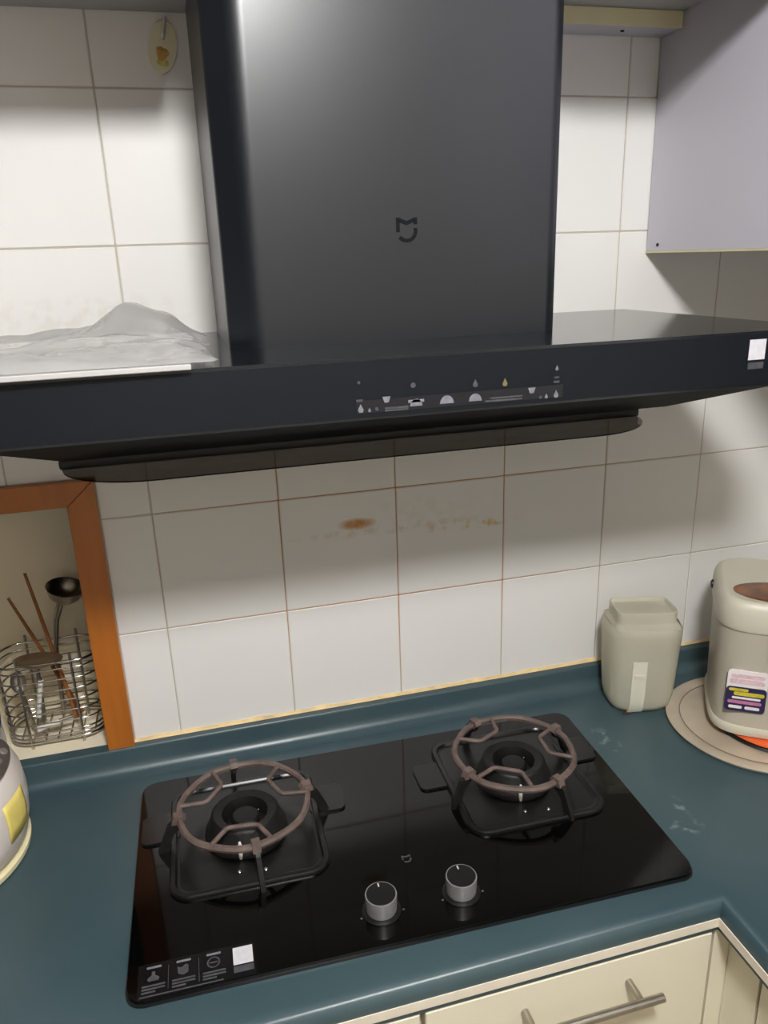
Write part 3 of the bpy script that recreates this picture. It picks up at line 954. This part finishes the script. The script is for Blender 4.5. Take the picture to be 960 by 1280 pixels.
# ================================================================== frosted jug behind the hob
jug = thing('plastic_jug', 'frosted translucent plastic jug with square neck standing behind the hob', 'jug', (0.836, -0.094, TOP), math.radians(-14))
def sup(ax, ay, e=3.2):
    def f(a, r):
        c_, s_ = math.cos(a), math.sin(a)
        return (r * ax * math.copysign(abs(c_) ** (2 / e), c_), r * ay * math.copysign(abs(s_) ** (2 / e), s_))
    return f
bm = bmesh.new()
f = sup(0.0685, 0.056)
prof = [(0.60, 0.0), (0.74, 0.003), (0.83, 0.012), (0.89, 0.03), (0.93, 0.07), (0.965, 0.12), (0.99, 0.150), (1.0, 0.158), (0.985, 0.166), (0.93, 0.173)]
inner = [(r - .035, z + .003) for r, z in reversed(prof[:-1])]
lathe(bm, prof + inner[1:], 56, f=f, close_top=True, close_bot=True)
jb = finish(bm, 'body', M['frosted'], jug, 50)
bm = bmesh.new()
pts = rrect(0, 0, .114, .072, .012, 5); pin = rrect(0, 0, .108, .066, .010, 5)
ro = [[bm.verts.new((x * s * (.94 if s < 1.2 else .875), y * (s if s < 1.2 else 1.36), z)) for x, y in pp] for pp, s, z in ((pts, 1.205, .1705), (pts, 1.05, .1765), (pts, 1.0, .181), (pts, 1.0, .200), (pin, 1.0, .200), (pin, 1.0, .192))]
for a, b in zip(ro, ro[1:]):
    for k in range(len(a)): bm.faces.new((a[k], a[(k + 1) % len(a)], b[(k + 1) % len(a)], b[k]))
bm.faces.new(ro[-1])
finish(bm, 'neck', M['frosted'], jug, 40)
def jug_front(z):
    for (r0, z0), (r1, z1) in zip(prof, prof[1:]):
        if z0 <= z <= z1: return -0.056 * (r0 + (r1 - r0) * (z - z0) / (z1 - z0))
    return -0.05
def jug_strip(x0, x1, z0, z1, proud, n=14):
    bm = bmesh.new()
    rows = []
    for k in range(n + 1):
        z = z0 + (z1 - z0) * k / n
        y = jug_front(z)
        rows.append([bm.verts.new(p) for p in ((x0, y + .004, z), (x0 + .001, y - proud, z), (x1 - .001, y - proud, z), (x1, y + .004, z))])
    for a, b in zip(rows, rows[1:]):
        for q in range(4): bm.faces.new((a[q], b[q], b[(q + 1) % 4], a[(q + 1) % 4]))
    bm.faces.new(rows[0]); bm.faces.new(rows[-1][::-1])
    return bm
hs = finish(jug_strip(-.030, -.002, .003, .112, .0012), 'handle_strip', M['frosted_light'], jug, 40)
tag(hs, 'thicker whitish strip up the front')
finish(jug_strip(-.025, -.007, .080, .086, .0030, 3), 'catch', M['frosted_light'], hs, 40)
bm = bmesh.new()
prism(bm, [(-.030 + .009 * math.cos(2 * PI * k / 12), -.043 + .004 * math.sin(2 * PI * k / 12)) for k in range(12)], 0.0, 0.003)
M['grime'] = mat('brown_grime', hexc(74, 52, 40), 0.6, noise=(200, 0.3))
tag(finish(bm, 'grime_spot', M['grime'], jug), 'brown grime spot at the foot')

# ================================================================== aluminium tray, orange ring, thermos pot
trayc = (0.998, -0.225)
tray = thing('round_tray', 'worn round aluminium tray lying under the thermos pot', 'tray', (trayc[0], trayc[1], TOP))
bm = bmesh.new()
lathe(bm, [(.142, 0), (.152, .002), (.154, .006), (.151, .008), (.136, .0075), (.133, .0055), (.128, .0055), (.10, .006)], 72)
finish(bm, 'plate', M['tray'], tray, 40)
bm = bmesh.new()
lathe(bm, [(.1305, .0052), (.1305, .0066), (.1290, .0066), (.1290, .0052)], 72, close_top=False, close_bot=False)
finish(bm, 'groove_line', M['tray_groove'], tray, 40)

mat_o = thing('orange_mat', 'flat round orange mat between the aluminium tray and the thermos pot', 'mat', (1.030, -0.236, TOP + .006))
bm = bmesh.new()
lathe(bm, [(.108, 0), (.112, .003), (.110, .006), (.100, .006)], 56)
finish(bm, 'pad', M['black'], mat_o, 40)
bm = bmesh.new()
lathe(bm, [(.104, .0060), (.108, .0075), (.108, .0105), (.102, .012)], 56)
finish(bm, 'rim', M['orange'], mat_o, 40)

pot = thing('thermos_pot', 'cream electric thermos pot with printed label standing on the round tray', 'thermos pot', (1.026, -0.216, TOP + .018), math.radians(-34))
f = sup(0.106, 0.108, 4.4)
bm = bmesh.new()
lathe(bm, [(.90, 0), (.965, .003), (.985, .010), (.985, .016), (.965, .020)], 72, f=f)
finish(bm, 'base', M['pot'], pot, 40)
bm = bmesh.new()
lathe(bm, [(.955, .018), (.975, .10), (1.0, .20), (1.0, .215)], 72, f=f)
body = finish(bm, 'body', M['pot_body'], pot, 40)
bm = bmesh.new()
lathe(bm, [(.97, .198), (1.018, .199), (1.030, .204), (1.034, .214), (1.034, .226), (1.022, .238), (.99, .246), (.94, .250), (.90, .250), (.84, .2465), (.5, .2455)], 72, f=f)
lid = finish(bm, 'lid', M['pot'], pot, 50)
bm = bmesh.new()
lathe(bm, [(.066, 0), (.068, .003), (.064, .004)], 40, (-0.006, -0.045, 0.2450), f=lambda a, r: (r * 1.15 * math.cos(a), r * .62 * math.sin(a)))
tag(finish(bm, 'display_window', M['pot_window'], lid, 40), 'shiny amber-brown display window')
bm = bmesh.new()
bx(bm, -0.028, 0.040, -0.130, -0.100, 0.165, 0.205, .006)
finish(bm, 'spout', M['pot'], pot, 40)
for sx in (-1, 1):
    bm = bmesh.new()
    lathe(bm, [(.008, 0), (.008, .006), (.005, .008)], 16)
    finish(bm, 'handle_pivot', M['black'], pot, 40, (sx * .1055, 0.030, .222), (0, sx * PI / 2, 0))
# label on the front face (built flat, slightly proud of the body)
lab = bpy.data.objects.new('label_sticker', None); C.objects.link(lab); lab.parent = pot
lab['label'] = 'white, pink and navy printed label'
LX0, LX1, LZ0, LZ1, LY = -0.084, -0.022, 0.052, 0.128, -0.1072
def lab_piece(name, m, x0, x1, z0, z1, d):
    bm = bmesh.new()
    prism(bm, rrect((x0 + x1) / 2, (z0 + z1) / 2, x1 - x0, z1 - z0, min(.006, (z1 - z0) * .45, (x1 - x0) * .3), 4), LY - d, LY + .004, axis='y')
    return finish(bm, name, m, lab)
lab_piece('label_sheet', M['label_white'], LX0, LX1, LZ0, LZ1, .0004)
lab_piece('label_field', M['label_navy'], LX0, LX1, LZ0, LZ0 + .046, .0008)
lab_piece('label_print', M['label_pink'], LX0 + .005, LX1 - .005, LZ1 - .013, LZ1 - .006, .0010)
lab_piece('label_print', M['label_pink'], LX0 + .004, LX1 - .004, LZ1 - .024, LZ1 - .015, .0010)
lab_piece('label_print', M['label_yellow'], LX0 + .004, LX0 + .034, LZ0 + .038, LZ0 + .043, .0012)
lab_piece('label_print', M['label_yellow'], LX0 + .012, LX1 - .003, LZ0 + .030, LZ0 + .037, .0012)
lab_piece('label_print', M['label_white'], LX0 + .010, LX1 - .008, LZ0 + .0235, LZ0 + .0275, .0012)
lab_piece('label_print', M['label_magenta'], LX0 + .004, LX1 - .006, LZ0 + .0145, LZ0 + .0205, .0012)
lab_piece('label_print', M['label_white'], LX0 + .006, LX0 + .027, LZ0 + .005, LZ0 + .0105, .0012)
lab_piece('label_print', M['label_white'], LX0 + .031, LX1 - .008, LZ0 + .005, LZ0 + .0105, .0012)

# ================================================================== rice cooker at the edge
ck = thing('rice_cooker', 'pinkish white rice cooker with grey button panel on the worktop before the niche', 'rice cooker', (-0.364, -0.155, TOP))
bm = bmesh.new()
lathe(bm, [(.128, 0), (.136, .004), (.137, .012), (.132, .016)], 64)
finish(bm, 'base_ring', M['cream_ring'], ck, 40)
bm = bmesh.new()
lathe(bm, [(.122, .012), (.134, .022), (.141, .05), (.143, .085), (.140, .115), (.131, .140), (.116, .158), (.098, .168), (.06, .175), (.02, .177)], 64)
bdy = finish(bm, 'body', M['cooker'], ck, 60)
bm = bmesh.new()
lathe(bm, [(.0600, 0), (.0620, .003), (.054, .0055)], 40, f=lambda a, r: (r * .42 * math.cos(a), r * .95 * math.sin(a)))
pn = finish(bm, 'control_panel', M['cooker_panel'], ck, 40, (0.108, -0.022, 0.1585), (0, math.radians(38), math.radians(-8)))
tag(pn, 'dark grey button panel')
for j in range(4):
    for i in (-1, 1):
        bm = bmesh.new()
        lathe(bm, [(.0062, .004), (.0062, .0075), (.005, .0085)], 16)
        finish(bm, 'button', M['cooker_button'], pn, 40, (i * .009, -.036 + j * .023, 0))
# yellow sticker wrapped on the body
bm = bmesh.new()
rows = []
for k in range(9):
    a = math.radians(-26 + 22 * k / 8)
    rows.append([bm.verts.new((r * math.cos(a), r * math.sin(a), z)) for r, z in ((.1424, .052), (.1436, .070), (.1441, .085), (.1431, .100), (.1412, .112))])
for a, b in zip(rows, rows[1:]):
    for q in range(4): bm.faces.new((a[q], b[q], b[q + 1], a[q + 1]))
st = finish(bm, 'yellow_sticker', M['sticker_yellow'], ck, 60)
so = st.modifiers.new('thickness', 'SOLIDIFY'); so.thickness = 0.0005; so.offset = 1

# clear bag with blue print behind the cooker
bg = thing('snack_bag', 'clear plastic bag with blue print standing behind the rice cooker', 'plastic bag', (-0.350, 0.060, NZ0))
bm = bmesh.new()
rows = []
NA, NR = 40, 18
for j in range(NR + 1):
    v = j / NR
    z = 0.245 * v
    rr_ = []
    for i in range(NA):
        a = 2 * PI * i / NA
        sx_ = 0.052 * (1 - .30 * v ** 3); sy_ = 0.042 * (1 - .93 * v ** 2.0) + .002
        wv = 1 + .08 * math.sin(5 * a + 7 * v) + .05 * math.sin(11 * a - 13 * v)
        rr_.append(bm.verts.new((sx_ * math.cos(a) * wv, sy_ * math.sin(a) * wv, z)))
    rows.append(rr_)
for a, b in zip(rows, rows[1:]):
    for k in range(NA): bm.faces.new((a[k], a[(k + 1) % NA], b[(k + 1) % NA], b[k]))
bm.faces.new(rows[0][::-1]); bm.faces.new(rows[-1])
finish(bm, 'bag_film', M['bag_clear'], bg, 180)
for (z0, z1, m_) in ((0.175, 0.222, 'bag_blue'), (0.045, 0.085, 'bag_blue'), (0.228, 0.243, 'label_white')):
    bm = bmesh.new()
    rows = []
    for j in range(7):
        z = z0 + (z1 - z0) * j / 6; v = z / .245
        rr_ = []
        for i in range(21):
            a = -PI * .95 + PI * .9 * i / 20 + PI * .12
            sx_ = 0.052 * (1 - .30 * v ** 3); sy_ = 0.042 * (1 - .93 * v ** 2.0) + .002
            wv = 1.03 + .08 * math.sin(5 * a + 7 * v) + .05 * math.sin(11 * a - 13 * v)
            rr_.append(bm.verts.new((sx_ * math.cos(a) * wv, sy_ * math.sin(a) * wv - .0005, z)))
        rows.append(rr_)
    for a, b in zip(rows, rows[1:]):
        for k in range(20): bm.faces.new((a[k], a[k + 1], b[k + 1], b[k]))
    o = finish(bm, 'printed_band', M[m_], bg, 180)
    so = o.modifiers.new('thickness', 'SOLIDIFY'); so.thickness = 0.0004

# ================================================================== cutlery basket in the niche and what stands in it
bk = thing('wire_basket', 'steel wire cutlery basket standing in the cream niche', 'basket', (-0.205, 0.083, NZ0))
BW, BD = 0.158, 0.090
def loop(w, d, r, z): return [(x, y, z) for x, y in rrect(0, 0, w, d, r, 6)]
for k, z in enumerate((.012, .020, .028, .046, .066, .086, .106, .126, .146, .158)):
    grow = 1 + .06 * z / .158
    bm = bmesh.new()
    tube(bm, loop(BW * grow, BD * grow, .038, z), .0022 if k in (0, 9) else .0015, 6, True)
    finish(bm, 'hoop', M['chrome'], bk, 60)
for k, (x, y) in enumerate(((-.042, -1), (.042, -1), (-.042, 1), (.042, 1), (-1, 0), (1, 0))):
    X = x if abs(x) < 1 else x * BW / 2
    Y = y * BD / 2
    bm = bmesh.new()
    tube(bm, [(X * .98, Y * .98, .0), (X, Y, .012), (X * 1.06 if abs(x) == 1 else X, Y * 1.06, .158), (X * 1.06 if abs(x) == 1 else X, Y * 1.06, .172)], .0022, 6)
    finish(bm, 'upright', M['steel'], bk, 60)
for k in range(7):
    x = -.06 + .02 * k
    bm = bmesh.new()
    yy = BD / 2 - (.012 if abs(x) > .05 else .001)
    tube(bm, [(x, -yy, .012), (x, yy, .012)], .0014, 6)
    finish(bm, 'floor_wire', M['chrome'], bk, 60)

def wpt(x, y, z): return Vector((x, y, z))
FLZ = NZ0 + .016
def utensil_tube(name, label, cat, m, a, b, r, taper=None, group=None, n=8):
    t_ = thing(name, label, cat, a, 0, group)
    v = Vector(b) - Vector(a)
    bm = bmesh.new()
    tube(bm, [v * (k / 6) for k in range(7)], r, n, taper=taper)
    return t_, finish(bm, 'shaft', m, t_, 60)
utensil_tube('chopstick', 'brown wooden chopstick leaning in the wire basket beside the ladle', 'chopstick', M['wood_stick'],
             (-0.178, 0.090, FLZ), (-0.2200, 0.098, 1.186), .0036, [1.1, 1.1, 1, .95, .9, .8, .7])
utensil_tube('chopstick', 'lighter wooden chopstick leaning at a wide angle in the wire basket', 'chopstick', M['wood_stick'],
             (-0.172, 0.108, FLZ), (-0.2560, 0.112, 1.140), .0036, [1.1, 1.1, 1, .95, .9, .8, .7])
# ladle
ld = thing('ladle', 'steel ladle standing bowl up in the wire basket', 'ladle', (-0.204, 0.119, FLZ))
bm = bmesh.new()
tube(bm, [(0, 0, 0), (.002, .002, .06), (.006, .004, .13), (.014, .006, .18), (.026, .000, .212), (.036, -.006, .226)], .0042, 8, taper=[.9, .9, 1, 1.1, 1.5, 1.8])
finish(bm, 'shaft', M['steel'], ld, 60)
bm = bmesh.new()
prof = [(.004, -.024), (.016, -.021), (.026, -.011), (.031, .004), (.0325, .006), (.030, .005), (.024, -.009), (.014, -.018), (.003, -.021)]
lathe(bm, prof, 32, close_top=True, close_bot=True)
finish(bm, 'bowl', M['steel'], ld, 60, (.040, -.010, .240), (math.radians(10), math.radians(14), 0))
# skimmer / flat spatula head
sk = thing('skimmer', 'brownish flat steel skimmer resting across the wire basket top', 'skimmer', (-0.226, 0.058, FLZ))
bm = bmesh.new()
tube(bm, [(0, 0, 0), (.003, .003, .08), (.006, .0, .136)], .0035, 8)
finish(bm, 'shaft', M['steel'], sk, 60)
bm = bmesh.new()
lathe(bm, [(.005, -.006), (.028, -.003), (.038, .002), (.0385, .004), (.028, 0), (.005, -.003)], 32)
finish(bm, 'disc', M['skimmer'], sk, 60, (.010, -.004, .140), (math.radians(-9), math.radians(6), 0))
# spoons, fork and peeler handles
def spoon(label, a, b, head=True, band=False, cat='spoon', name='spoon'):
    t_, s = utensil_tube(name, label, cat, M['steel'], a, b, .0032)
    v = Vector(b) - Vector(a)
    if head:
        bm = bmesh.new()
        lathe(bm, [(.003, -.004), (.009, -.002), (.012, .002), (.0125, .003), (.008, .0), (.002, -.002)], 20, f=lambda q, r: (r * math.cos(q), 1.5 * r * math.sin(q)))
        finish(bm, 'bowl', M['steel'], t_, 60, v * 1.03, (math.radians(70), 0, .3))
    if band:
        bm = bmesh.new()
        tube(bm, [v * .30, v * .96], .0046, 10)
        tag(finish(bm, 'grip', M['white_plastic'], t_, 60), 'whitish grip')
spoon('steel utensil with long whitish grip leaning in the wire basket', (-0.2400, 0.062, FLZ), (-0.2180, 0.058, 1.010), False, True, 'utensil', 'utensil')
spoon('steel spoon standing upright in the corner of the wire basket', (-0.245, 0.075, FLZ), (-0.2560, 0.068, 1.000), True, False)
t_ = thing('peeler', 'short whitish handled peeler lying low in the wire basket', 'peeler', (-0.238, 0.056, FLZ + .010))
bm = bmesh.new(); tube(bm, [(0, 0, 0), (.036, .004, .008)], .0050, 10); finish(bm, 'grip', M['white_plastic'], t_, 60)
bm = bmesh.new(); tube(bm, [(.034, .004, .008), (.058, .008, .012)], .0030, 8); finish(bm, 'blade', M['steel'], t_, 60)

# ================================================================== ceiling lamps
def ceiling_lamp(pos, strength, label):
    lp = thing('ceiling_lamp_offscreen', label, 'ceiling lamp', (pos[0], pos[1], ZC))
    bm = bmesh.new()
    lathe(bm, [(LAMP_RADIUS + .012, 0), (LAMP_RADIUS + .012, -.03), (LAMP_RADIUS + .002, -.034)], 64)
    finish(bm, 'housing', M['white_plastic'], lp, 40)
    em = bpy.data.materials.new('lamp_glow'); em.use_nodes = True
    b = em.node_tree.nodes['Principled BSDF']
    b.inputs['Base Color'].default_value = (.9, .9, .88, 1)
    b.inputs['Emission Color'].default_value = (*LAMP_COLOR, 1)
    b.inputs['Emission Strength'].default_value = strength
    bm = bmesh.new()
    lathe(bm, [(LAMP_RADIUS, -.030), (LAMP_RADIUS * .97, -.055), (LAMP_RADIUS * .85, -.080), (LAMP_RADIUS * .6, -.100), (LAMP_RADIUS * .2, -.110)], 64)
    finish(bm, 'diffuser', em, lp, 60)
ceiling_lamp(LAMP_POS, LAMP_STRENGTH, 'round white ceiling lamp with glowing diffuser in front of the cooker')
